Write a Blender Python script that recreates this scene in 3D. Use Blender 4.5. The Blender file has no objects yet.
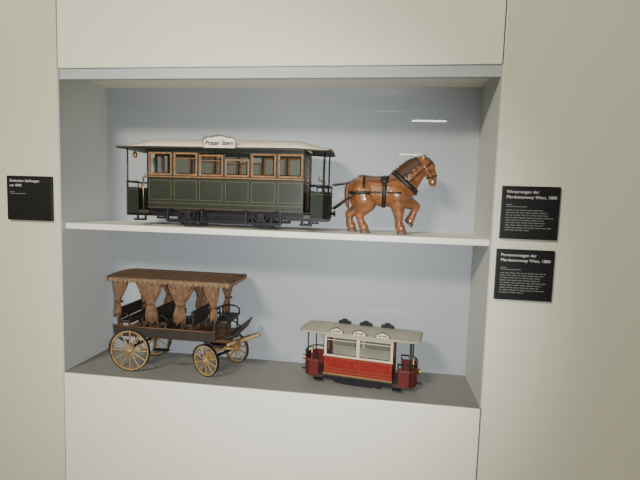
import bpy, bmesh, math, random
from mathutils import Vector, Matrix
from mathutils.bvhtree import BVHTree
PI = math.pi
COL = bpy.context.scene.collection
random.seed(7)

# ------------------------------------------------------------------ materials
def mat(name, col, rough=.5, metal=0, var=.12, scale=30, spec=.5, bump=0, col2=None, coat=0, coatr=.05, stretch=None):
    m = bpy.data.materials.new(name); m.use_nodes = True
    nt = m.node_tree; b = nt.nodes['Principled BSDF']
    b.inputs['Roughness'].default_value = rough
    b.inputs['Metallic'].default_value = metal
    b.inputs['Specular IOR Level'].default_value = spec
    b.inputs['Coat Weight'].default_value = coat; b.inputs['Coat Roughness'].default_value = coatr
    tc = nt.nodes.new('ShaderNodeTexCoord')
    no = nt.nodes.new('ShaderNodeTexNoise'); no.inputs['Scale'].default_value = scale
    no.inputs['Detail'].default_value = 4
    if stretch:
        mp = nt.nodes.new('ShaderNodeMapping'); mp.inputs['Scale'].default_value = stretch
        nt.links.new(tc.outputs['Object'], mp.inputs['Vector']); nt.links.new(mp.outputs['Vector'], no.inputs['Vector'])
    else: nt.links.new(tc.outputs['Object'], no.inputs['Vector'])
    rp = nt.nodes.new('ShaderNodeValToRGB')
    c2 = col2 if col2 else tuple(c * (1 - var) for c in col)
    c1 = col if col2 else tuple(min(1, c * (1 + var)) for c in col)
    rp.color_ramp.elements[0].position = .3; rp.color_ramp.elements[1].position = .7
    rp.color_ramp.elements[0].color = (*c2, 1); rp.color_ramp.elements[1].color = (*c1, 1)
    nt.links.new(no.outputs['Fac'], rp.inputs['Fac'])
    nt.links.new(rp.outputs['Color'], b.inputs['Base Color'])
    if bump:
        bp = nt.nodes.new('ShaderNodeBump'); bp.inputs['Strength'].default_value = bump
        bp.inputs['Distance'].default_value = .002
        nt.links.new(no.outputs['Fac'], bp.inputs['Height']); nt.links.new(bp.outputs['Normal'], b.inputs['Normal'])
    return m

def glass(name, tint, ior, rough=.0):
    m = bpy.data.materials.new(name); m.use_nodes = True
    nt = m.node_tree; nt.nodes.clear()
    out = nt.nodes.new('ShaderNodeOutputMaterial'); mx = nt.nodes.new('ShaderNodeMixShader')
    tr = nt.nodes.new('ShaderNodeBsdfTransparent'); tr.inputs['Color'].default_value = (*tint, 1)
    gl = nt.nodes.new('ShaderNodeBsdfGlossy'); gl.inputs['Roughness'].default_value = rough
    fr = nt.nodes.new('ShaderNodeFresnel'); fr.inputs['IOR'].default_value = ior
    nt.links.new(fr.outputs['Fac'], mx.inputs['Fac']); nt.links.new(tr.outputs[0], mx.inputs[1])
    nt.links.new(gl.outputs[0], mx.inputs[2]); nt.links.new(mx.outputs[0], out.inputs['Surface'])
    return m

M = dict(
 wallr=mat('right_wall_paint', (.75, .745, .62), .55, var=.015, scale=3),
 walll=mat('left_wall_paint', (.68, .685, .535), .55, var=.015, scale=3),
 panel=mat('panel_paint', (.88, .865, .75), .5, var=.015, scale=3),
 niche=mat('niche_added_gloss', (.330, .360, .378), .5, var=.05, scale=2.2, coat=.9, coatr=.015),  # gloss coat added to mirror the lamps in place of a front glass
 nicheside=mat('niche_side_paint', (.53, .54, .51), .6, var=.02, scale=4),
 rail=mat('rail_paint', (.46, .51, .53), .4, var=.02, scale=5),
 board=mat('base_board', (.20, .195, .18), .6, var=.06, scale=20),
 shelf=mat('shelf_paint', (.82, .80, .70), .45, var=.02, scale=8),
 floor=mat('floor_stone', (.22, .20, .18), .5, var=.1, scale=4),
 green=mat('green_lacquer', (.015, .021, .012), .4, var=.2, scale=40),
 greend=mat('dark_green_lacquer', (.010, .014, .009), .65, var=.2, scale=40, spec=.3),
 gold=mat('gold_line', (.15, .13, .055), .4, .1, var=.1),
 orange=mat('orange_wood', (.24, .110, .040), .4, var=.4, scale=60),
 cream=mat('cream_roof', (.74, .68, .52), .6, var=.05, scale=25),
 tan=mat('tan_lining', (.48, .38, .25), .6, var=.1, scale=25),
 greylining=mat('grey_lining', (.34, .33, .30), .6, var=.1, scale=25),
 dkbrown=mat('dark_brown', (.040, .026, .017), .5, var=.2, scale=50),
 iron=mat('black_iron', (.010, .010, .011), .45, var=.2, scale=60, spec=.35),
 brass=mat('brass', (.45, .31, .12), .35, .7, var=.1),
 white=mat('white_enamel', (.76, .71, .55), .45, var=.03),
 black=mat('black_paint', (.008, .008, .008), .4, var=.1),
 labelblack=mat('label_black', (.007, .007, .008), .45, var=.1),
 text=mat('print_white', (.70, .70, .68), .6, var=.02),
 textdim=mat('print_grey', (.17, .17, .165), .6, var=.02),
 horse=mat('varnished_chestnut', (.205, .076, .024), .42, var=.40, scale=26, bump=.22, coat=.8, coatr=.09, stretch=(1, 1, 2.4)),
 mane=mat('mane_brown', (.055, .022, .009), .5, var=.35, scale=110, bump=.5, stretch=(3, 1, .6)),
 tail=mat('tail_brown', (.11, .042, .015), .5, var=.3, scale=110, bump=.5, stretch=(3, 3, .5)),
 hoof=mat('brown_hoof', (.11, .070, .042), .5, var=.25, scale=60),
 leather=mat('harness_leather', (.014, .010, .008), .45, var=.2, scale=80),
 wood=mat('aged_wood', (.085, .042, .020), .55, var=.4, scale=45, bump=.2),
 woodl=mat('light_wood', (.28, .178, .074), .5, var=.35, scale=60),
 canopy=mat('canopy_boards', (.080, .043, .023), .6, var=.45, scale=50, bump=.5),
 curtain=mat('curtain_cloth', (.140, .076, .038), .85, var=.4, scale=60, bump=.3),
 fringe=mat('fringe_cloth', (.18, .11, .056), .85, var=.3, scale=80, bump=.3),
 seat=mat('seat_dark', (.024, .018, .014), .6, var=.2),
 red=mat('red_lacquer', (.215, .015, .013), .35, var=.15, scale=40),
 redd=mat('dark_red_lacquer', (.095, .009, .008), .5, var=.2, scale=40),
 grey=mat('pale_grey_roof', (.33, .305, .225), .6, var=.08, scale=30),
 ivory=mat('ivory_frame', (.55, .49, .35), .45, var=.05),
 pane=glass('window_glass', (.95, .945, .91), 1.4, .0),
)

# ------------------------------------------------------------------ mesh builder
class MB:
    def __init__(s): s.bm = bmesh.new()
    def V(s, p): return s.bm.verts.new(p)
    def F(s, vs):
        try: return s.bm.faces.new(vs)
        except ValueError: return None
    def box(s, x0, x1, y0, y1, z0, z1):
        v = [s.V((x, y, z)) for x in (x0, x1) for y in (y0, y1) for z in (z0, z1)]
        for f in ((0,1,3,2),(4,6,7,5),(0,4,5,1),(2,3,7,6),(0,2,6,4),(1,5,7,3)): s.F([v[i] for i in f])
        return s
    def obox(s, p, q, w, h, up=(0,0,1)):
        p, q = Vector(p), Vector(q); d = (q - p).normalized()
        u = Vector(up); a = d.cross(u).normalized(); b = a.cross(d).normalized()
        v = []
        for c in (p, q):
            for i, j in ((-1,-1),(1,-1),(1,1),(-1,1)): v.append(s.V(c + a*(i*w/2) + b*(j*h/2)))
        s.F([v[3],v[2],v[1],v[0]]); s.F(v[4:8])
        for i in range(4): s.F([v[i], v[(i+1)%4], v[4+(i+1)%4], v[4+i]])
        return s
    def tube(s, pts, r, n=8, cap=True):
        pts = [Vector(p) for p in pts]; rr = r if isinstance(r, (list, tuple)) else [r]*len(pts)
        rings = []; prev = None
        for i, p in enumerate(pts):
            d = (pts[min(i+1, len(pts)-1)] - pts[max(i-1, 0)]).normalized()
            if prev is None:
                ref = Vector((0,0,1)) if abs(d.z) < .9 else Vector((1,0,0))
                a = d.cross(ref).normalized()
            else: a = (prev - d*prev.dot(d)).normalized()
            prev = a; b = d.cross(a)
            rings.append([s.V(p + (a*math.cos(t) + b*math.sin(t))*rr[i]) for t in [2*PI*k/n for k in range(n)]])
        for i in range(len(rings)-1):
            for k in range(n): s.F([rings[i][k], rings[i][(k+1)%n], rings[i+1][(k+1)%n], rings[i+1][k]])
        if cap: s.F(rings[0][::-1]); s.F(rings[-1])
        return s
    def lathe(s, prof, c=(0,0,0), axis='y', n=24):
        c = Vector(c); rings = []
        for r, h in prof:
            ring = []
            for k in range(n):
                t = 2*PI*k/n; a, b = r*math.cos(t), r*math.sin(t)
                ring.append(s.V(c + Vector({'y': (a, h, b), 'z': (a, b, h), 'x': (h, a, b)}[axis])))
            rings.append(ring)
        for i in range(len(rings)-1):
            for k in range(n): s.F([rings[i][k], rings[i][(k+1)%n], rings[i+1][(k+1)%n], rings[i+1][k]])
        s.F(rings[0][::-1]); s.F(rings[-1]); return s
    def ringrect(s, R0, R1, h, n=36):          # rectangular-section ring about y
        rs = []
        for k in range(n):
            t = 2*PI*k/n; c, d = math.cos(t), math.sin(t)
            rs.append([s.V((R*c, y, R*d)) for R, y in ((R0,-h),(R1,-h),(R1,h),(R0,h))])
        for k in range(n):
            a, b = rs[k], rs[(k+1)%n]
            for i in range(4): s.F([a[i], a[(i+1)%4], b[(i+1)%4], b[i]])
        return s
    def prism(s, poly, axis, a0, a1):
        def P(u, v, h): return {'y': (u, h, v), 'z': (u, v, h), 'x': (h, u, v)}[axis]
        A = [s.V(P(u, v, a0)) for u, v in poly]; B = [s.V(P(u, v, a1)) for u, v in poly]
        n = len(poly); s.F(A[::-1]); s.F(B)
        for i in range(n): s.F([A[i], A[(i+1)%n], B[(i+1)%n], B[i]])
        return s
    def shell(s, fn, nu, nv, th):              # closed sheet: fn(u,v)->point, thickness downward
        T = [[s.V(fn(i/nu, j/nv)) for j in range(nv+1)] for i in range(nu+1)]
        B = [[s.V(Vector(fn(i/nu, j/nv)) - Vector(th)) for j in range(nv+1)] for i in range(nu+1)]
        for i in range(nu):
            for j in range(nv):
                s.F([T[i][j], T[i+1][j], T[i+1][j+1], T[i][j+1]]); s.F([B[i][j], B[i][j+1], B[i+1][j+1], B[i+1][j]])
        for i in range(nu):
            s.F([T[i][0], B[i][0], B[i+1][0], T[i+1][0]]); s.F([T[i][nv], T[i+1][nv], B[i+1][nv], B[i][nv]])
        for j in range(nv):
            s.F([T[0][j], T[0][j+1], B[0][j+1], B[0][j]]); s.F([T[nu][j], B[nu][j], B[nu][j+1], T[nu][j+1]])
        return s
    def sheet(s, pts, z0, z1, th):             # bent upright sheet along a plan polyline
        for (a, b) in zip(pts[:-1], pts[1:]):
            s.obox((a[0], a[1], (z0+z1)/2), (b[0], b[1], (z0+z1)/2), th, z1-z0)
        return s
    def frame(s, x0, x1, z0, z1, w, y0, y1):   # rectangular ring in an xz plane
        s.box(x0, x0+w, y0, y1, z0, z1); s.box(x1-w, x1, y0, y1, z0, z1)
        s.box(x0+w, x1-w, y0, y1, z0, z0+w); s.box(x0+w, x1-w, y0, y1, z1-w, z1); return s
    def loft(s, rings, cap=True):
        R = [[s.V(p) for p in r] for r in rings]; n = len(R[0])
        for i in range(len(R)-1):
            for k in range(n): s.F([R[i][k], R[i][(k+1)%n], R[i+1][(k+1)%n], R[i+1][k]])
        if cap: s.F(R[0][::-1]); s.F(R[-1])
        return s
    def ball(s, c, rx, ry, rz, nu=14, nv=10):
        top = s.V((c[0], c[1], c[2]+rz)); bot = s.V((c[0], c[1], c[2]-rz)); R = []
        for j in range(1, nv):
            p = PI*j/nv
            R.append([s.V((c[0]+rx*math.sin(p)*math.cos(2*PI*k/nu), c[1]+ry*math.sin(p)*math.sin(2*PI*k/nu), c[2]+rz*math.cos(p))) for k in range(nu)])
        for k in range(nu):
            s.F([top, R[0][k], R[0][(k+1)%nu]]); s.F([bot, R[-1][(k+1)%nu], R[-1][k]])
            for j in range(len(R)-1): s.F([R[j][k], R[j+1][k], R[j+1][(k+1)%nu], R[j][(k+1)%nu]])
        return s
    def chain(s, pts, ysc=1.0):                # tapered limb as a dense run of balls; pts = (x,y,z,r)
        for a, b in zip(pts[:-1], pts[1:]):
            d = (Vector(b[:3])-Vector(a[:3])).length; n = max(1, int(d/(.22*min(a[3], b[3]))))
            for i in range(n+1):
                k = i/n; q = [a[j]+(b[j]-a[j])*k for j in range(4)]
                s.ball(q[:3], q[3], q[3]*ysc, q[3])
        return s
    def build(s, name, material, parent=None, smooth=False, bevel=0, loc=None, rot=None):
        bmesh.ops.recalc_face_normals(s.bm, faces=s.bm.faces)
        me = bpy.data.meshes.new(name); s.bm.to_mesh(me); s.bm.free()
        me.materials.append(material)
        if smooth:
            for p in me.polygons: p.use_smooth = True
        o = bpy.data.objects.new(name, me); COL.objects.link(o)
        if parent: o.parent = parent
        if loc: o.location = loc
        if rot: o.rotation_euler = rot
        if bevel:
            b = o.modifiers.new('bevel', 'BEVEL'); b.width = bevel; b.segments = 2; b.limit_method = 'ANGLE'
        return o

def thing(name, label, cat, loc=(0,0,0), rz=0, group=None):
    o = bpy.data.objects.new(name, None); COL.objects.link(o); o.empty_display_size = .05
    o.location = loc; o.rotation_euler = (0,0,rz)
    return tag(o, label, cat, group)
def tag(o, label, cat, group=None):
    o['label'] = label; o['category'] = cat
    if group: o['group'] = group
    return o
def struct(o): o['kind'] = 'structure'; return o
def same(o, parent, loc=None, rot=None):       # another copy of a part, sharing mesh
    c = o.copy(); COL.objects.link(c); c.parent = parent
    if loc is not None: c.location = loc
    if rot is not None: c.rotation_euler = rot
    return c
def letters(name, body, size, parent, loc, material, align='LEFT', shear=0, rot=(PI/2,0,0), space=1, fat=0):
    cu = bpy.data.curves.new(name, 'FONT'); cu.body = body; cu.size = size; cu.align_x = align; cu.shear = shear
    cu.extrude = .0003; cu.space_character = space; cu.offset = fat; cu.resolution_u = 4
    t = bpy.data.objects.new('tmp', cu); COL.objects.link(t)
    dg = bpy.context.evaluated_depsgraph_get(); dg.update()
    me = bpy.data.meshes.new_from_object(t.evaluated_get(dg)); bpy.data.objects.remove(t)
    me.materials.clear(); me.materials.append(material)
    o = bpy.data.objects.new(name, me); COL.objects.link(o); o.parent = parent
    o.location = loc; o.rotation_euler = rot
    return o
def melt(o, voxel, iters):                     # fuse overlapping balls into one smooth continuous skin
    rm = o.modifiers.new('remesh', 'REMESH'); rm.mode = 'VOXEL'; rm.voxel_size = voxel; rm.use_smooth_shade = True
    sm = o.modifiers.new('smooth', 'SMOOTH'); sm.factor = .5; sm.iterations = iters
    dg = bpy.context.evaluated_depsgraph_get(); dg.update()
    me = bpy.data.meshes.new_from_object(o.evaluated_get(dg)); o.modifiers.clear(); o.data = me
    for p in me.polygons: p.use_smooth = True
    return o

# ------------------------------------------------------------------ the setting (niche bottom z=0, wall face y=0)
W, H, D, FZ = 1.5, 1.101, .286, -.9
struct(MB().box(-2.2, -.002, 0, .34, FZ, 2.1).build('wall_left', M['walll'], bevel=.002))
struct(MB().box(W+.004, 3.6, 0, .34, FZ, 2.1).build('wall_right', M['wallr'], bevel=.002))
struct(MB().box(.001, W, 0, .34, H, 2.1).build('wall_above', M['panel'], bevel=.002))
struct(MB().box(.001, W-.001, 0, .34, FZ, -.003).build('wall_below', M['panel'], bevel=.002))
struct(MB().box(-.002, W+.004, D, .34, 0, H).build('wall_back', M['niche']))
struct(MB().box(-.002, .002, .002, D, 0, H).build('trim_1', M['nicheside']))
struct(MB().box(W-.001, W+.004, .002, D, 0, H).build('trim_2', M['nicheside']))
struct(MB().box(.002, W-.001, .002, D, -.003, 0).build('trim_3', M['board']))
rail = MB(); rail.box(.002, W-.001, .006, .022, H-.034, H); rail.box(.002, W-.001, .004, .024, H-.037, H-.033)
struct(rail.build('trim_4', M['rail'], bevel=.001))
struct(MB().box(-2.2, 3.6, -12, 0, FZ-.05, FZ).build('floor', M['floor']))
ZS = .556
tag(MB().box(.002, W-.001, .022, D, ZS-.021, ZS).build('display_shelf', M['shelf'], bevel=.0015),
    'long white shelf across the niche carrying the green tram and the horse', 'shelf')

# ------------------------------------------------------------------ text panels
def text_panel(x0, x1, z0, z1, label, lines, nbody, seed):
    w, h = x1-x0, z1-z0
    t = thing('text_panel', label, 'sign', (x0, 0, z0), group='black museum text panels')
    MB().box(0, w, -.012, .0015, 0, h).build('board', M['labelblack'], t, bevel=.001)
    z = h-.022
    for ln in lines:
        letters('title', ln, .0134, t, (.012, -.0125, z), M['text']); z -= .0165
    rnd = random.Random(seed)
    m = MB(); z -= .004
    for k in range(2):
        m.box(.013, .013+(.018 if k == 0 else .062), -.0124, -.012, z, z+.0026); z -= .0062
    z -= .005
    for k in range(nbody):
        x = .013; end = w-.016-rnd.random()*.03
        if k == nbody-1: end = w*.5
        while x < end:
            l = rnd.uniform(.006, .02); l = min(l, end-x)
            m.box(x, x+l, -.0124, -.012, z, z+.003); x += l+.0028
        z -= .0078
    m.build('small_print', M['textdim'], t)
text_panel(-.202, -.026, .562, .722, 'black square text panel alone on the wall left of the niche', ['Gedeckter Stellwagen', 'um 1840'], 0, 1)
text_panel(1.522, 1.693, .564, .729, 'upper black text panel on the right wall headed Winterwagen', ['Winterwagen der', 'Pferdetramway Wien, 1880'], 9, 2)
text_panel(1.517, 1.690, .370, .531, 'lower black text panel on the right wall headed Personenwagen', ['Personenwagen der', 'Pferdetramway Wien, 1880'], 9, 3)

# ------------------------------------------------------------------ wheels
def wheel(parent, loc, R, rot=0, ns=12, wood=None, tyre=None, th=.007, rimw=.009, hubr=.012, sr=.0028):
    p = MB().ringrect(R-rimw, R-.0025, th*.8).build('wheel', wood, parent, loc=loc, rot=(0,0,rot))
    MB().ringrect(R-.003, R, th).build('tyre', tyre, p)
    MB().lathe([(hubr*.5,-th*2.2),(hubr*.75,-th*1.5),(hubr,-th*.8),(hubr,th*.8),(hubr*.75,th*1.5),(hubr*.5,th*2.2)], n=16).build('hub', wood, p, True)
    s0 = MB().tube([(0,0,hubr*.6),(0,0,R-rimw+.001)], [sr*1.15, sr*.85], 6).build('spoke', wood, p)
    for k in range(1, ns): same(s0, p, rot=(0, 2*PI*k/ns, 0))
    return p

# ------------------------------------------------------------------ green horse tram
def green_tram():
    t = thing('horse_tram_model', 'long dark green horse tram model with a cream roof on the upper shelf', 'model tram', (.588, .15, ZS))
    xl, xr, hw = -.287, .290, .085
    z0, z1, z2 = .070, .176, .284
    nb = 6; bw = (xr-xl)/nb
    for s in (-1, 1):
        ya, yb = sorted((s*hw, s*(hw-.006)))
        MB().box(xl, xr, ya, yb, z0, z1).build('side_panel', M['green'], t, bevel=.001)
        g = MB(); y1, y2 = sorted((s*hw, s*(hw+.0008)))
        for k in range(nb):
            a = xl+k*bw
            g.frame(a+.006, a+bw-.006, z0+.026, z1-.010, .0011, y1, y2)
        g.box(xl+.004, xr-.004, y1, y2, z0+.014, z0+.0152)
        g.build('gold_lining', M['gold'], t)
        u = MB(); u.box(xl, xr, ya, yb, z1, z1+.010); u.box(xl, xr, ya, yb, z2-.018, z2)
        for k in range(nb+1):
            c = xl+k*bw; u.box(max(xl, c-.004), min(xr, c+.004), ya, yb, z1+.010, z2-.018)
        u.build('window_surround', M['green'], t, bevel=.0008)
        MB().box(xl-.003, xr+.003, min(s*hw, s*(hw+.005)), max(s*hw, s*(hw+.005)), z1, z1+.005).build('waist_moulding', M['orange'], t, bevel=.001)
        for k in range(nb):
            a = xl+k*bw+.004; b = a+bw-.008; top = z2-.018
            if k == 3: top -= .020
            if k in (2,): top -= .006
            fy = sorted((s*(hw+.001), s*(hw-.005)))
            f = MB().frame(a, b, z1+.008, top, .0062, *fy)
            if k in (1, 2): f.box(a+.008, b-.008, *fy, top-.022, top-.019)
            f = f.build('window_frame', M['orange'], t, bevel=.0008)
            py = s*(hw-.002)
            MB().box(a+.005, b-.005, py-.0006, py+.0006, z1+.013, top-.005).build('pane', M['pane'], f)
        MB().box(xl+.002, xr-.002, min(s*(hw-.0065), s*(hw-.0075)), max(s*(hw-.0065), s*(hw-.0075)), z0, z1+.006).build('inner_lining', M['tan'], t)
    MB().box(xl, xr, -hw, hw, z0-.006, z0).build('floor_board', M['dkbrown'], t)
    for s in (-1, 1):
        MB().box(xl+.008, xr-.008, min(s*.04, s*.077), max(s*.04, s*.077), .112, .120).build('bench', M['wood'], t, bevel=.001)
    for x, s in ((xl, -1), (xr, 1)):
        xa, xb = sorted((x, x-s*.006)); e = MB()
        e.box(xa, xb, -hw+.006, -.028, z0, z1+.01); e.box(xa, xb, .028, hw-.006, z0, z1+.01)
        e.box(xa, xb, -hw+.006, hw-.006, z2-.02, z2)
        for yy in (-hw+.006, -.034, .026, hw-.014): e.box(xa, xb, yy, yy+.008, z1+.01, z2-.02)
        e.build('end_wall', M['green'], t, bevel=.0008)
        d = MB(); d.box(xa+.001, xb-.001, -.026, .026, z0, z1); d.box(xa+.001, xb-.001, -.026, -.019, z1, z2-.02)
        d.box(xa+.001, xb-.001, .019, .026, z1, z2-.02); d.box(xa+.001, xb-.001, -.026, .026, z2-.028, z2-.02)
        d = d.build('door', M['orange'], t, bevel=.0008)
        MB().lathe([(.0015,0),(.003,.002),(.003,.004),(.001,.006)], (xa+.003+s*.004, -.021, .165), 'x', 10).build('door_knob', M['brass'], d, True)
    # roof
    rl, rr, rw = -.402, .376, .106
    def ef(x):
        k = min(1, max(0, (abs(x+.009)-.26)/.12)); return 1-(.97 if x < 0 else .66)*k*k*(3-2*k)
    def rf(u, v):
        x = rl+(rr-rl)*u; y = -rw+2*rw*v
        k = min(1, max(0, (abs(x+.009)-.33)/.056)); y *= 1-.12*k*k
        q = 1-((v-.5)*2)**2
        return (x, y, .286+.032*q**.75*ef(x)-(.002 if x < 0 else .007)*(1-ef(x)))
    MB().shell(rf, 60, 18, (0,0,.003)).build('roof', M['cream'], t, True)
    per = [rf(i/40, 0) for i in range(41)]+[rf(1, j/10) for j in range(1, 11)]+[rf(1-i/40, 1) for i in range(1, 41)]+[rf(0, 1-j/10) for j in range(1, 11)]
    MB().tube([(p[0], p[1], p[2]-.003) for p in per], .0030, 6).build('roof_rim', M['dkbrown'], t, True)
    def lining(x0, x1, m):
        MB().shell(lambda u, v: (lambda p: (p[0], p[1]*.975, p[2]-.0045))(rf((x0+(x1-x0)*u-rl)/(rr-rl), v)), 24, 12, (0,0,.0015)).build('roof_lining', m, t, True)
    lining(rl+.003, xl-.001, M['dkbrown']); lining(xl, xr, M['tan']); lining(xr+.001, rr-.003, M['dkbrown'])
    # sign on near edge of the roof
    sx0, sx1, sz0, sz1 = -.064, .052, .280, .317
    cx = (sx0+sx1)/2; poly = [(sx0, sz0), (sx1, sz0), (sx1, sz1-.006), (sx1-.006, sz1-.006), (sx1-.010, sz1)]
    poly += [(cx+.026*math.cos(a), sz1+.005*math.sin(a)) for a in [PI*i/8 for i in range(9)]]
    poly += [(sx0+.010, sz1), (sx0+.006, sz1-.006), (sx0, sz1-.006)]
    sgo = MB().prism(poly, 'y', -.114, -.110).build('sign_board', M['white'], t)
    bd = MB()
    for p, q in zip(poly, poly[1:]+poly[:1]): bd.tube([(p[0], -.1145, p[1]), (q[0], -.1145, q[1])], .0014, 5)
    bd.build('sign_border', M['dkbrown'], sgo)
    letters('sign_lettering', 'Prater Stern', .0215, sgo, (cx, -.1146, sz0+.011), M['black'], 'CENTER', shear=.1, fat=.0006, space=.97)
    # platforms
    for s in (-1, 1):
        X = lambda v: s*v+ (0 if s < 0 else -.012)
        xi = .288 if s < 0 else .303
        pf = [(X(xi), -.078), (X(.372), -.078), (X(.387), -.05), (X(.390), 0), (X(.387), .05), (X(.372), .078), (X(xi), .078)]
        MB().prism(pf, 'z', .044, .056).build('platform', M['dkbrown'], t)
        da = [(X(.326), -.078), (X(.370), -.078), (X(.386), -.052), (X(.389), 0), (X(.386), .052), (X(.370), .078), (X(.326), .078)]
        d = MB().sheet(da, .046, .138, .004).build('dashboard', M['greend'], t)
        MB().tube([(p[0]+s*(.003 if abs(p[1]) < .06 else 0), p[1]*1.034, .130) for p in da], .0007, 5).build('gold_lining', M['gold'], d)
        MB().tube([(p[0], p[1], .158) for p in da], .0030, 8).build('handrail', M['iron'], t, True)
        for p in da[:3]+da[4:]: MB().tube([(p[0], p[1], .136), (p[0], p[1], .158)], .0018, 6).build('rail_post', M['iron'], t, True)
        for sy in (-1, 1):
            MB().tube([(X(.372), sy*.072, .055), (X(.372), sy*.072, .280)], .0024, 8).build('post', M['iron'], t, True)
        br = MB(); br.tube([(X(.362), .02, .056), (X(.362), .02, .178)], .003, 8)
        br.tube([(X(.362), .02, .178), (X(.345), .005, .180), (X(.345), .005, .192)], .0025, 8)
        br.build('brake_handle', M['brass'], t, True)
        for sy in (-1, 1):
            st = MB(); st.box(min(X(.296), X(.334)), max(X(.296), X(.334)), sy*.086-.012, sy*.086+.012, .018, .024)
            st.obox((X(.300), sy*.076, .024), (X(.300), sy*.076, .052), .006, .004, (0,1,0)); st.obox((X(.330), sy*.076, .024), (X(.330), sy*.076, .052), .006, .004, (0,1,0))
            st.build('step', M['iron'], t)
        MB().lathe([(.004,0),(.004,.012),(.010,.013),(.010,.017)] if s > 0 else [(.010,-.017),(.010,-.013),(.004,-.012),(.004,0)], (X(.390), 0, .062), 'x', 14).build('buffer', M['iron'], t, True)
    MB().lathe([(.001,.282),(.001,.270),(.006,.268),(.008,.258),(.006,.248),(.002,.246)], (-.352, -.055, 0), 'z', 12).build('lamp', M['brass'], t, True)
    MB().box(-.385, .372, -.058, .058, .034, .044).build('bearer_frame', M['iron'], t)
    u = MB()
    for s in (-1, 1): u.box(-.29, .29, s*.056-.006, s*.056+.006, .042, .064)
    for x in (-.2, -.06, .07, .2): u.box(x-.005, x+.005, -.054, .054, .048, .062)
    u.build('underframe', M['iron'], t)
    for x in (-.135, .139):
        MB().tube([(x, -.085, .040), (x, .085, .040)], .004, 8).build('axle', M['iron'], t, True)
        for s in (-1, 1):
            wheel(t, (x, s*.071, .040), .040, 0, 8, M['iron'], M['iron'], .005, .009, .012, .004)
            bx = MB(); bx.box(x-.012, x+.012, s*.084-.005, s*.084+.005, .026, .056)
            bx.obox((x-.032, s*.084, .056), (x-.012, s*.084, .024), .005, .006, (0,1,0)); bx.obox((x+.032, s*.084, .056), (x+.012, s*.084, .024), .005, .006, (0,1,0))
            bx.build('axle_box', M['iron'], t, bevel=.001)
            sp = MB()
            for k in range(4):
                L = .062-.012*k
                sp.tube([(x-L, s*.085, .066-.0035*k), (x-L*.5, s*.085, .060-.0032*k), (x, s*.085, .057-.003*k), (x+L*.5, s*.085, .060-.0032*k), (x+L, s*.085, .066-.0035*k)], .0028, 6)
            sp.build('leaf_spring', M['iron'], t)
    br = MB()
    for s in (-1, 1): br.obox((-.21, s*.083, .020), (.21, s*.083, .020), .005, .010)
    for x in (-.21, -.08, .085, .21):
        for s in (-1, 1): br.obox((x, s*.083, .018), (x, s*.079, .064), .010, .006, (1,0,0))
    br.box(-.080, .085, -.05, .05, .022, .036)
    br.build('brake_rigging', M['iron'], t)
    return t
green_tram()

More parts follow.
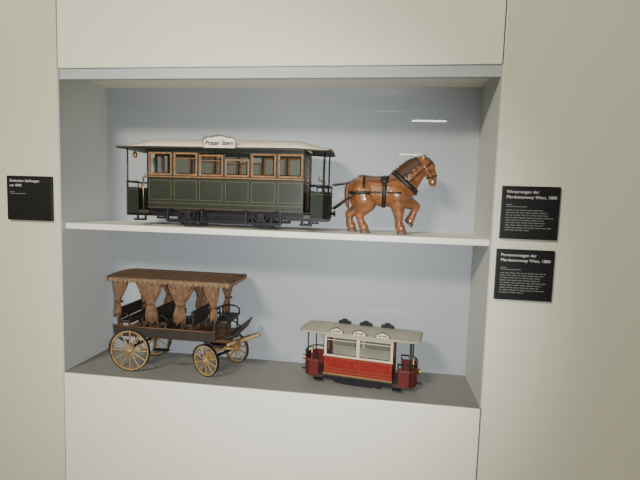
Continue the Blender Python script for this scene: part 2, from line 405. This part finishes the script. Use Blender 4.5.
# ------------------------------------------------------------------ horse
def horse():
    t = thing('horse_figure', 'brown carved horse with black harness stepping out before the green tram', 'horse', (1.13, .135, ZS))
    m = MB()
    m.chain([(-.070,0,.156,.033), (-.050,0,.156,.045), (-.014,0,.149,.048), (.020,0,.145,.052), (.054,0,.145,.055), (.082,0,.154,.050), (.100,0,.162,.042)], .92)
    m.chain([(.082,0,.168,.051), (.105,0,.195,.049), (.128,0,.222,.041), (.148,0,.240,.032), (.160,0,.244,.024)], .66)
    m.chain([(.158,0,.244,.0240), (.174,0,.230,.0250), (.186,0,.211,.0185), (.192,0,.194,.0148), (.193,0,.183,.0142)], .74)
    for s in (-1, 1):
        m.chain([(.156, .011*s, .260, .0066), (.159, .0122*s, .269, .0050), (.163, .0127*s, .278, .0022)], .7)
        m.chain([(.169, .0125*s, .232, .0130), (.177, .0112*s, .224, .0108)], .8)
    def leg(y0, y1, pts):
        n = len(pts)-1
        m.chain([(p[0], y0+(y1-y0)*min(1, i/3), p[1], p[2]*1.09) for i, p in enumerate(pts)], .92)
    leg(-.021, -.028, [(-.050,.142,.037), (-.044,.118,.034), (-.028,.102,.026), (-.043,.081,.0185), (-.057,.064,.0142), (-.051,.044,.0112), (-.046,.029,.0134), (-.040,.0195,.0155)])
    leg(.021, .028, [(-.056,.142,.037), (-.060,.116,.033), (-.048,.100,.026), (-.073,.080,.0185), (-.095,.064,.0142), (-.095,.044,.0112), (-.092,.029,.0134), (-.087,.0195,.0155)])
    leg(-.023, -.028, [(.070,.136,.035), (.073,.112,.028), (.078,.088,.0205), (.081,.064,.0150), (.082,.044,.0112), (.084,.029,.0134), (.089,.0195,.0155)])
    leg(.023, .028, [(.078,.138,.035), (.098,.119,.027), (.120,.108,.0195), (.141,.098,.0150), (.135,.078,.0110), (.129,.060,.0128), (.122,.047,.0148)])
    b = melt(m.build('body', M['horse'], t), .0021, 7)
    bvh = BVHTree.FromPolygons([v.co for v in b.data.vertices], [p.vertices[:] for p in b.data.polygons])
    def hit(o, d, mx=.10, off=.0012):
        o, d = Vector(o), Vector(d).normalized()
        h = bvh.ray_cast(o, d, mx); p = h[0] if h[0] else o+d*mx*.5
        return p+d*off
    def band(m, o, u, v, wd, w, th=.0018, a0=0, a1=2*PI, n=48):
        o, u, v, wd = Vector(o), Vector(u).normalized(), Vector(v).normalized(), Vector(wd).normalized(); rings = []
        full = abs(a1-a0-2*PI) < 1e-6
        for k in range(n+(0 if full else 1)):
            a = a0+(a1-a0)*k/n; d = u*math.cos(a)+v*math.sin(a)
            p1 = hit(o-wd*w/2, d); p2 = hit(o+wd*w/2, d)
            rings.append([p1-d*.002, p2-d*.002, p2+d*th, p1+d*th])
        if full: rings.append(rings[0])
        m.loft(rings, cap=not full)
    m = MB(); band(m, (.098,0,.181), (-.76,0,.65), (0,1,0), (.65,0,.76), .017, .0045); m.build('collar', M['leather'], t, True)
    m = MB(); band(m, (.026,0,.147), (0,0,1), (0,1,0), (1,0,0), .014); m.build('girth', M['leather'], t, True)
    m = MB(); band(m, (.026,0,.147), (0,0,1), (0,1,0), (1,0,0), .027, .004, -.9, .9, 20); m.build('saddle_pad', M['leather'], t, True)
    m = MB(); band(m, (-.030,0,.140), (-1,0,0), (0,1,0), (0,0,1), .010, .0018, -1.7, 1.7, 36); m.build('breeching', M['leather'], t, True)
    m = MB(); band(m, (-.045,0,.152), (0,0,1), (0,1,0), (1,0,0), .008, .0016, -1.5, 1.5, 24); m.build('hip_strap', M['leather'], t, True)
    m = MB(); band(m, (.189,0,.203), (.95,0,.3), (0,1,0), (.3,0,-.95), .005, .0012); band(m, (.167,0,.237), (.7,0,.7), (0,1,0), (.7,0,-.7), .005, .0012)
    for s in (-1, 1):
        m.tube([hit((.167,0,.237), (-.1, s, .1)), hit((.177,0,.224), (0, s, 0)), hit((.185,0,.212), (0, s, 0)), hit((.189,0,.203), (0, s, 0)), hit((.191,0,.193), (0, s, 0))], .0016, 6)
    m.build('bridle', M['leather'], t, True)
    m = MB(); m.tube([hit((x,0,.15), (0,0,1)) for x in [.055-.01*i for i in range(13)]], .0026, 6); m.build('back_strap', M['leather'], t, True)
    for s in (-1, 1):
        pts = [hit((x,0,.144), (0, s, 0), .08, .002) for x in (.085, .065, .045, .02, -.005, -.03, -.055)]
        pts += [Vector((-.098, s*.044, .120)), Vector((-.152, s*.026, .080))]
        MB().tube(pts, .0029, 6).build('trace', M['leather'], t, True)
        MB().tube([hit((.191,0,.193), (0, s, 0), .05, .001), hit((.168,0,.212), (-.1, s, .2), .05, .001), hit((.132,0,.218), (0, s, .1), .06, .001), hit((.102,0,.193), (0, s, .5), .08, .006), hit((.06,0,.150), (0, s, 1.0), .09, .003), hit((.02,0,.147), (0, s, 1.1), .09, .006), hit((-.02,0,.147), (0, s, 1.1), .09, .001), hit((-.06,0,.152), (0, s, 1.0), .09, .001), (-.100, s*.038, .174), (-.157, s*.034, .164)], .0013, 6).build('rein', M['leather'], t, True)
        MB().lathe([(.0005,-.0012),(.0028,0),(.0005,.0012)], hit((.172,0,.236), (.3, s, .1), .05, 0), 'y', 10).build('eye', M['black'], t, True)
    MB().obox((-.1505, -.030, .080), (-.1505, .030, .080), .004, .004).build('swingletree', M['wood'], t)
    # mane: one sheet of hair lying over the crest and down the near side of the neck
    cl = [Vector(p) for p in ((.084,0,.178), (.101,0,.194), (.116,0,.209), (.128,0,.222), (.146,0,.236), (.158,0,.244))]
    def mf(u, v):
        f = u*4.999; k = int(f); c = cl[k].lerp(cl[k+1], f-k)
        edge = 80+10*math.sin(u*31)+6*math.sin(u*57+1)
        a = math.radians(-22+(edge+22)*v)
        d = Vector((-.70,0,.71))*math.cos(a)+Vector((0,-1,0))*math.sin(a)
        return hit(c, d, .09, .0016+.0030*(1-v)+.0010*math.sin(u*95+v*3))
    MB().shell(mf, 70, 12, (0,-.003,.002)).build('mane', M['mane'], t, True)
    m = MB(); m.tube([hit((.158,0,.244), (-.1,0,1)), hit((.164,0,.240), (.4,0,.9)), hit((.170,0,.235), (.8,0,.6)), hit((.175,0,.229), (1,-.1,.4))], [.003,.0044,.0038,.001], 8)
    m.build('forelock', M['mane'], t, True)
    tr = hit((-.060,0,.162), (-1,0,.30), .09, -.003)
    m = MB(); m.tube([tr, tr+Vector((-.006,0,-.003)), tr+Vector((-.010,0,-.014)), tr+Vector((-.011,0,-.032)), tr+Vector((-.010,-.001,-.056)), tr+Vector((-.007,-.002,-.078)), tr+Vector((-.004,-.002,-.092))], [.004,.0055,.007,.0085,.0085,.006,.001], 12)
    m.build('tail', M['tail'], t, True)
    for (x, y, z, a) in ((-.036,-.028,.0003,0), (-.084,.028,.0003,0), (.093,-.028,.0003,0), (.1165,.028,.033,.75)):
        MB().lathe([(.0180,0),(.0174,.003),(.0146,.013),(.010,.0155)], n=16, axis='z').build('hoof', M['hoof'], t, True, loc=(x, y, z), rot=(0, a, 0))
    return t
horse()

# ------------------------------------------------------------------ open carriage
def carriage():
    t = thing('open_carriage_model', 'brown canopied horse carriage model with tied curtains on the niche floor', 'model carriage', (.40, .15, 0))
    wd, ir = M['woodl'], M['iron']
    for s in (-1, 1): wheel(t, (-.170, s*.090, .080), .080, 0, 12, wd, ir, .005, .0095, .012, .0030)
    MB().tube([(-.17,-.10,.080),(-.17,.10,.080)], .005, 8).build('axle', ir, t, True)
    A = -.361; cx, cy = .157, .004
    bg = lambda x, y, z: (cx+x*math.cos(A)-y*math.sin(A), cy+x*math.sin(A)+y*math.cos(A), z)
    for s in (-1, 1): wheel(t, bg(0, s*.088, .060), .060, A, 10, wd, ir, .005, .0088, .011, .0029)
    MB().tube([bg(0,-.098,.06), bg(0,.098,.06)], .005, 8).build('axle', ir, t, True)
    m = MB(); m.lathe([(.045,.098),(.045,.106),(.035,.108)], (cx, cy, 0), 'z', 24); m.build('turntable', ir, t, True)
    m = MB()
    for s in (-1, 1):
        m.obox(bg(-.06, s*.03, .092), bg(.075, s*.022, .100), .010, .010); m.obox(bg(-.02, s*.065, .066), bg(.02, s*.065, .066), .01, .02)
    m.obox(bg(0,-.075,.084), bg(0,.075,.084), .014, .016); m.build('fore_carriage', wd, t, bevel=.001)
    m = MB(); m.tube([bg(.02,0,.100), bg(.09,0,.126), bg(.176,0,.166)], [.008,.0075,.0065], 8); m.build('draw_pole', wd, t, True)
    MB().tube([bg(.085,-.070,.128), bg(.085,.070,.128)], .0058, 8).build('splinter_bar', wd, t, True)
    for s in (-1, 1): MB().tube([bg(.100, s*.045-.024, .134), bg(.100, s*.045+.024, .134)], .004, 8).build('swingletree', wd, t, True)
    # springs
    for x in (-.17,):
        for s in (-1, 1):
            m = MB()
            for k in range(4):
                L = .068-.014*k
                m.tube([(x-L, s*.062, .120-.003*k), (x-L*.5, s*.062, .100-.002*k), (x, s*.062, .093-.0015*k), (x+L*.5, s*.062, .100-.002*k), (x+L, s*.062, .120-.003*k)], .0028, 6)
            m.build('leaf_spring', ir, t)
    for s in (-1, 1):
        m = MB()
        for k in range(3):
            L = .06-.014*k
            m.tube([(cx-L, s*.05, .124-.003*k), (cx-L*.5, s*.05, .112-.002*k), (cx, s*.05, .108-.0015*k), (cx+L*.5, s*.05, .112-.002*k), (cx+L, s*.05, .124-.003*k)], .0026, 6)
        m.build('leaf_spring', ir, t)
    m = MB()
    for s in (-1, 1): m.box(-.232, .215, s*.05-.007, s*.05+.007, .122, .136)
    for x in (-.22, -.08, .06, .2): m.box(x-.006, x+.006, -.05, .05, .124, .134)
    m.build('chassis', M['wood'], t, bevel=.001)
    MB().box(-.235, .215, -.084, .084, .136, .142).build('floor_board', M['wood'], t, bevel=.001)
    for s in (-1, 1):
        MB().box(-.235, .165, s*.086-.003, s*.086+.003, .136, .170).build('side_panel', M['seat'], t, bevel=.001)
        m = MB(); m.tube([(-.236, s*.088, .171), (-.1, s*.088, .171), (.165, s*.088, .171)], .0035, 8); m.build('side_rail', M['wood'], t, True)
        m = MB().box(-.07, -.01, s*.100-.010, s*.100+.010, .092, .096)
        for x in (-.066, -.014): m.obox((x, s*.092, .096), (x, s*.086, .138), .003, .003, (1,0,0))
        m.build('step', ir, t)
    # transverse benches with backs
    for x, d in ((-.205, 1), (-.095, -1), (-.060, 1), (.060, -1)):
        MB().box(x-.024+d*.012, x+.024+d*.012, -.080, .080, .180, .192).build('bench', M['seat'], t, bevel=.003)
        MB().obox((x-d*.014, -.080, .216), (x-d*.014, .080, .216), .006, .044).build('bench_back', M['seat'], t, bevel=.001)
        for yy in (-.075, .075):
            for q in (-.015, .015): MB().box(x+q-.003+d*.01, x+q+.003+d*.01, yy-.003, yy+.003, .142, .182).build('bench_leg', M['wood'], t)
        for s in (-1, 1):
            MB().tube([(x-d*.014, s*.082, .222), (x+d*.018, s*.083, .219), (x+d*.034, s*.083, .208), (x+d*.034, s*.083, .190)], .003, 8).build('armrest', ir, t, True)
    # driver seat
    MB().box(.150, .205, -.068, .068, .196, .210).build('driver_seat', M['seat'], t, bevel=.004)
    for x in (.155, .200):
        for yy in (-.06, .06): MB().tube([(x, yy, .142), (x, yy, .197)], .003, 8).build('seat_support', ir, t)
    m = MB()
    for yy in (-.068, .068): m.tube([(.205, yy, .205), (.205, yy, .228), (.185, yy, .238), (.150, yy, .240)], .0028, 8)
    m.tube([(.150,-.068,.240),(.146,0,.244),(.150,.068,.240)], .0028, 8)
    for yy in (-.068, -.034, 0, .034, .068): m.tube([(.150, yy, .208), (.149, yy, .241)], .002, 6)
    m.build('seat_rail', ir, t, True)
    m = MB(); m.obox((.205, 0, .150), (.240, 0, .160), .136, .005); m.obox((.240, 0, .160), (.256, 0, .192), .136, .005); m.build('footboard', M['seat'], t, bevel=.001)
    for s in (-1, 1): MB().tube([(.165, s*.084, .172), (.185, s*.084, .166), (.205, s*.080, .152), (.236, s*.072, .160), (.256, s*.068, .194)], .0028, 8).build('grab_iron', ir, t, True)
    # posts, curtains, canopy
    px = (-.217, -.091, .033, .157); zt = .352
    for x in px:
        for s in (-1, 1): MB().tube([(x, s*.084, .138), (x, s*.084, zt+.006)], .0042, 8).build('post', M['wood'], t, True)
    def cur(x, s, wide, off, ph):
        rings = []; N = 48
        for (z, wx, wy) in ((zt, wide, .011), (zt-.018, wide*1.0, .012), (zt-.044, wide*.78, .011), (zt-.070, wide*.48, .008), (zt-.086, wide*.32, .0065), (zt-.098, wide*.34, .007), (zt-.118, wide*.46, .008), (zt-.150-.01*math.sin(ph), wide*.50, .008)):
            ring = []
            for k in range(N):
                a = 2*PI*k/N; q = 1+.22*math.cos(12*a+ph)
                dz = -.008*math.cos(5*a+ph) if z < zt-.135 else 0
                ring.append((x+off*(wx/wide)+.008*math.sin(ph*1.7)*(zt-z)/.15+wx*math.cos(a)*(1+.08*math.cos(12*a+ph)), s*.088+wy*math.sin(a)*q, z+dz))
            rings.append(ring)
        return MB().loft(rings).build('curtain', M['curtain'], t, True)
    for i, (x, wd_, of) in enumerate(((px[0], .028, .012), (px[1], .050, 0), (px[2], .050, 0), (px[3], .030, -.012))):
        for s in (-1, 1):
            c = cur(x, s, wd_, of, i*1.9+s)
            MB().lathe([(.0148,-.003),(.0158,0),(.0148,.003)], (x+of*.3, s*.088, zt-.087), 'z', 14).build('tieback', M['wood'], c, True)
    cx0, cx1, cyw = -.246, .222, .104
    def cf(u, v):
        x = cx0+(cx1-cx0)*u; y = -cyw+2*cyw*v; q = 1-((v-.5)*2)**2
        return (x, y, .360+.009*q+.0010*math.cos(v*2*PI*13))
    MB().shell(cf, 30, 80, (0,0,.005)).build('canopy', M['canopy'], t, True)
    m = MB()
    for s in (-1, 1): m.box(cx0, cx1, s*.098-.003, s*.098+.003, .348, .3555)
    for x in (-.240, -.217, -.091, .033, .157, .216): m.box(x-.003, x+.003, -.097, .097, .348, .355)
    m.build('canopy_frame', M['wood'], t, bevel=.0008)
    def val(p, q, n):
        m = MB(); p, q = Vector(p), Vector(q); d = q-p; nr = Vector((d.y, -d.x, 0)).normalized()
        pts = [p+d*(i/(n*8)) for i in range(n*8+1)]
        T = []
        for i, a in enumerate(pts):
            dz = .010+.007*abs(math.sin(PI*i/8))+.004*math.sin(i*1.7)*math.sin(i*.31); wv = nr*(.0012*math.sin(PI*i/4))
            T.append([a+wv, a+wv-Vector((0,0,dz)), a+wv-nr*.0016-Vector((0,0,dz)), a+wv-nr*.0016])
        m.loft(T); return m
    zv = .3580; ye = cyw+.001
    for p, q, n in (((cx0,-ye,zv),(cx1,-ye,zv),24), ((cx1,ye,zv),(cx0,ye,zv),24), ((cx1+.001,-ye,zv),(cx1+.001,ye,zv),11), ((cx0-.001,ye,zv),(cx0-.001,-ye,zv),11)):
        val(p, q, n).build('valance', M['fringe'], t)
    return t
carriage()

# ------------------------------------------------------------------ red tram
def red_tram():
    t = thing('red_tram_model', 'small red and ivory horse tram model with a pale grey roof', 'model tram', (1.095, .146, 0), math.radians(-8.5))
    xl, xr, hw = -.125, .125, .058; z0, z1, z2 = .034, .104, .188
    for s in (-1, 1):
        ya, yb = sorted((s*hw, s*(hw-.005)))
        MB().box(xl, xr, ya, yb, z0, z1).build('side_panel', M['red'], t, bevel=.0008)
        y1, y2 = sorted((s*hw, s*(hw+.0007))); g = MB()
        for k in range(2):
            a = xl+k*.125; g.frame(a+.005, a+.120, z0+.024, z1-.008, .001, y1, y2)
        g.box(xl+.003, xr-.003, y1, y2, z0+.013, z0+.0144); g.build('gold_lining', M['gold'], t)
        MB().box(xl-.002, xr+.002, min(s*hw, s*(hw+.003)), max(s*hw, s*(hw+.003)), z1-.002, z1+.002).build('waist_moulding', M['ivory'], t, bevel=.0006)
        MB().box(xl-.002, xr+.002, min(s*hw, s*(hw+.003)), max(s*hw, s*(hw+.003)), z0, z0+.005).build('sill', M['brass'], t)
        u = MB(); u.box(xl, xr, ya, yb, z2-.012, z2)
        for x in (xl, -.003, xr-.006): u.box(x, x+.006, ya, yb, z1, z2-.012)
        u.build('window_surround', M['ivory'], t, bevel=.0006)
        for k in range(2):
            a, b = (xl+.006, -.003) if k == 0 else (.003, xr-.006)
            fy = sorted((s*(hw+.0006), s*(hw-.004)))
            f = MB().frame(a, b, z1+.001, z2-.012, .003, *fy); f.box(a+.003, b-.003, *fy, z2-.026, z2-.024)
            f = f.build('window_frame', M['ivory'], t, bevel=.0004)
            MB().box(a+.002, b-.002, s*(hw-.002)-.0005, s*(hw-.002)+.0005, z1+.004, z2-.014).build('pane', M['pane'], f)
        MB().box(xl+.006, xr-.006, min(s*.026, s*.050), max(s*.026, s*.050), .068, .074).build('bench', M['wood'], t)
        MB().box(xl+.002, xr-.002, min(s*(hw-.0055), s*(hw-.0065)), max(s*(hw-.0055), s*(hw-.0065)), z0, z1+.003).build('inner_lining', M['greylining'], t)
    MB().box(xl, xr, -hw, hw, z0-.006, z0).build('floor_board', M['dkbrown'], t)
    for x, s in ((xl, -1), (xr, 1)):
        xa, xb = sorted((x, x-s*.005)); e = MB()
        e.box(xa, xb, -hw+.005, -.019, z0, z1); e.box(xa, xb, .019, hw-.005, z0, z1); e.box(xa, xb, -hw+.005, hw-.005, z2-.012, z2)
        for yy in (-hw+.005, -.024, .018, hw-.011): e.box(xa, xb, yy, yy+.006, z1, z2-.012)
        e.build('end_wall', M['redd'], t, bevel=.0006)
        d = MB(); d.box(xa+.001, xb-.001, -.018, .018, z0, z1); d.box(xa+.001, xb-.001, -.018, -.013, z1, z2-.012); d.box(xa+.001, xb-.001, .013, .018, z1, z2-.012)
        d.build('door', M['dkbrown'], t)
    rw = .076
    def rf(u, v):
        x = -.214+.432*u; k = min(1, max(0, (abs(x)-.175)/.037)); y = (-rw+2*rw*v)*(1-.14*k*k)
        q = 1-((v-.5)*2)**2; e = 1-.5*min(1, max(0, (abs(x)-.12)/.09))
        return (x, y, .191+.007*q*e)
    MB().shell(rf, 40, 14, (0,0,.003)).build('roof', M['grey'], t, True)
    per = [rf(i/30, 0) for i in range(31)]+[rf(1, j/8) for j in range(1, 9)]+[rf(1-i/30, 1) for i in range(1, 31)]+[rf(0, 1-j/8) for j in range(1, 9)]
    MB().tube([(p[0], p[1], p[2]-.002) for p in per], .0018, 6).build('roof_rim', M['grey'], t, True)
    for s in (-1, 1):
        for x in (-.078, .005, .088):
            poly = [(x-.025, .190), (x+.025, .190), (x+.025, .203), (x+.016, .206)]+[(x+.013*math.cos(a), .206+.007*math.sin(a)) for a in [PI*i/6 for i in range(7)]]+[(x-.016, .206), (x-.025, .203)]
            b = MB().prism(poly, 'y', s*.066-.0015, s*.066+.0015).build('roof_board', M['black'], t)
            if s < 0:
                MB().prism([(x+(p[0]-x)*.88, .1985+(p[1]-.1985)*.80) for p in poly], 'y', s*.066-.0021, s*.066-.0015).build('board_face', M['ivory'], b)
                MB().box(x-.015, x-.005, -.0686, -.0680, .197, .2005).build('board_mark', M['black'], b); MB().box(x-.001, x+.015, -.0686, -.0680, .197, .2005).build('board_mark', M['black'], b)
    for s in (-1, 1):
        X = lambda v: s*v
        pf = [(X(.126), -.054), (X(.184), -.054), (X(.198), -.042), (X(.206), -.022), (X(.208), 0), (X(.206), .022), (X(.198), .042), (X(.184), .054), (X(.126), .054)]
        MB().prism(pf, 'z', .018, .028).build('platform', M['dkbrown'], t)
        da = [(X(.146), -.054), (X(.184), -.054), (X(.197), -.042), (X(.205), -.022), (X(.207), 0), (X(.205), .022), (X(.197), .042), (X(.184), .054), (X(.146), .054)]
        d = MB().sheet(da, .020, .084, .0035).build('dashboard', M['redd'], t)
        MB().tube([(p[0]+s*.002, p[1]*1.04, .077) for p in da], .0007, 5).build('gold_lining', M['gold'], d)
        MB().tube([(p[0], p[1], .100) for p in da], .0026, 8).build('handrail', M['iron'], t, True)
        for p in (da[0], da[2], da[4], da[6], da[8]): MB().tube([(p[0], p[1], .082), (p[0], p[1], .100)], .0016, 6).build('rail_post', M['iron'], t, True)
        for py in (-.052, .052):
            MB().tube([(X(.187), py, .025), (X(.187), py, .190)], .0022, 8).build('post', M['iron'], t, True)
        m = MB(); m.tube([(X(.192), .012, .026), (X(.192), .012, .112)], .0022, 8); m.tube([(X(.192), .012, .112), (X(.178), .0, .113), (X(.178), .0, .120)], .0018, 8)
        m.build('brake_handle', M['brass'], t, True)
        for sy in (-1, 1):
            m = MB(); m.box(min(X(.128), X(.160)), max(X(.128), X(.160)), sy*.060-.009, sy*.060+.009, .009, .014)
            for xx in (.131, .157): m.obox((X(xx), sy*.053, .012), (X(xx), sy*.053, .023), .004, .003, (0,1,0))
            m.build('step', M['iron'], t)
        MB().lathe([(.0035,0),(.008,.001),(.0095,.010),(.0095,.012)] if s > 0 else [(.0095,-.012),(.0095,-.010),(.008,-.001),(.0035,0)], (X(.209), 0, .066), 'x', 16).build('headlamp', M['brass'], t, True)
        MB().obox((X(.206), 0, .022), (X(.226), 0, .022), .008, .006).build('coupling', M['iron'], t, bevel=.001)
    m = MB(); m.box(-.19, .19, -.036, .036, .012, .022)
    for s in (-1, 1): m.box(-.124, .124, s*.052-.004, s*.052+.004, .014, .028)
    m.build('underframe', M['iron'], t)
    for x in (-.072, .072):
        MB().tube([(x, -.05, .022), (x, .05, .022)], .003, 8).build('axle', M['iron'], t, True)
        for s in (-1, 1):
            wheel(t, (x, s*.042, .022), .022, 0, 6, M['iron'], M['iron'], .004, .006, .007, .0026)
            MB().box(x-.013, x+.013, s*.056-.004, s*.056+.004, .007, .030).build('axle_box', M['iron'], t, bevel=.001)
    for s in (-1, 1):
        m = MB(); m.obox((-.055, s*.056, .011), (.055, s*.056, .011), .004, .016)
        for x in (-.05, .05): m.obox((x, s*.056, .012), (x, s*.052, .026), .005, .003, (1,0,0))
        m.build('guard_board', M['iron'], t)
    return t
red_tram()

# ------------------------------------------------------------------ camera
cd = bpy.data.cameras.new('camera'); cam = bpy.data.objects.new('camera', cd); COL.objects.link(cam)
yaw, pitch, roll = -.13442, -.08902, .03001
f = Vector((math.sin(yaw)*math.cos(pitch), math.cos(yaw)*math.cos(pitch), math.sin(pitch)))
r = Vector((math.cos(yaw), -math.sin(yaw), 0)); u = r.cross(f)
r2 = r*math.cos(roll)+u*math.sin(roll); u2 = -r*math.sin(roll)+u*math.cos(roll)
mt = Matrix((r2, u2, -f)).transposed().to_4x4(); mt.translation = (1.15331, -1.50470, .66943)
cam.matrix_world = mt; cd.sensor_width = 36; cd.lens = 455.17/640*36; cd.clip_start = .02
bpy.context.scene.camera = cam

# ------------------------------------------------------------------ lights
def light(kind, name, loc, power, col, aim=None, **kw):
    l = bpy.data.lights.new(name, kind); l.energy = power; l.color = col
    for k, v in kw.items(): setattr(l, k, v)
    o = bpy.data.objects.new(name, l); COL.objects.link(o); o.location = loc
    if aim: o.rotation_euler = (Vector(aim)-Vector(loc)).to_track_quat('-Z', 'Y').to_euler()
    return o
light('AREA', 'hall_light', (-.7, -3.4, 2.75), 155, (1, .94, .76), (.85, .1, .4), shape='RECTANGLE', size=1.0, size_y=.5)
light('SPOT', 'camera_flash', (1.18, -1.49, .645), 125, (.975, .985, 1), (.74, .1, .30), spot_size=math.radians(80), spot_blend=1, shadow_soft_size=.018)
light('AREA', 'tube_light', (2.0, -7.44, 2.3), 16, (1, .97, .9), shape='RECTANGLE', size=.67, size_y=.16)
light('AREA', 'tube_light', (1.98, -14.1, 2.3), 24, (1, .97, .9), shape='RECTANGLE', size=.69, size_y=.25)
light('AREA', 'tube_light', (3.94, -28.5, 2.3), 30, (1, .97, .9), shape='RECTANGLE', size=.7, size_y=.5)
w = bpy.data.worlds.new('world'); bpy.context.scene.world = w; w.use_nodes = True
bg = w.node_tree.nodes['Background']; bg.inputs[0].default_value = (.80, .80, .69, 1); bg.inputs[1].default_value = .11
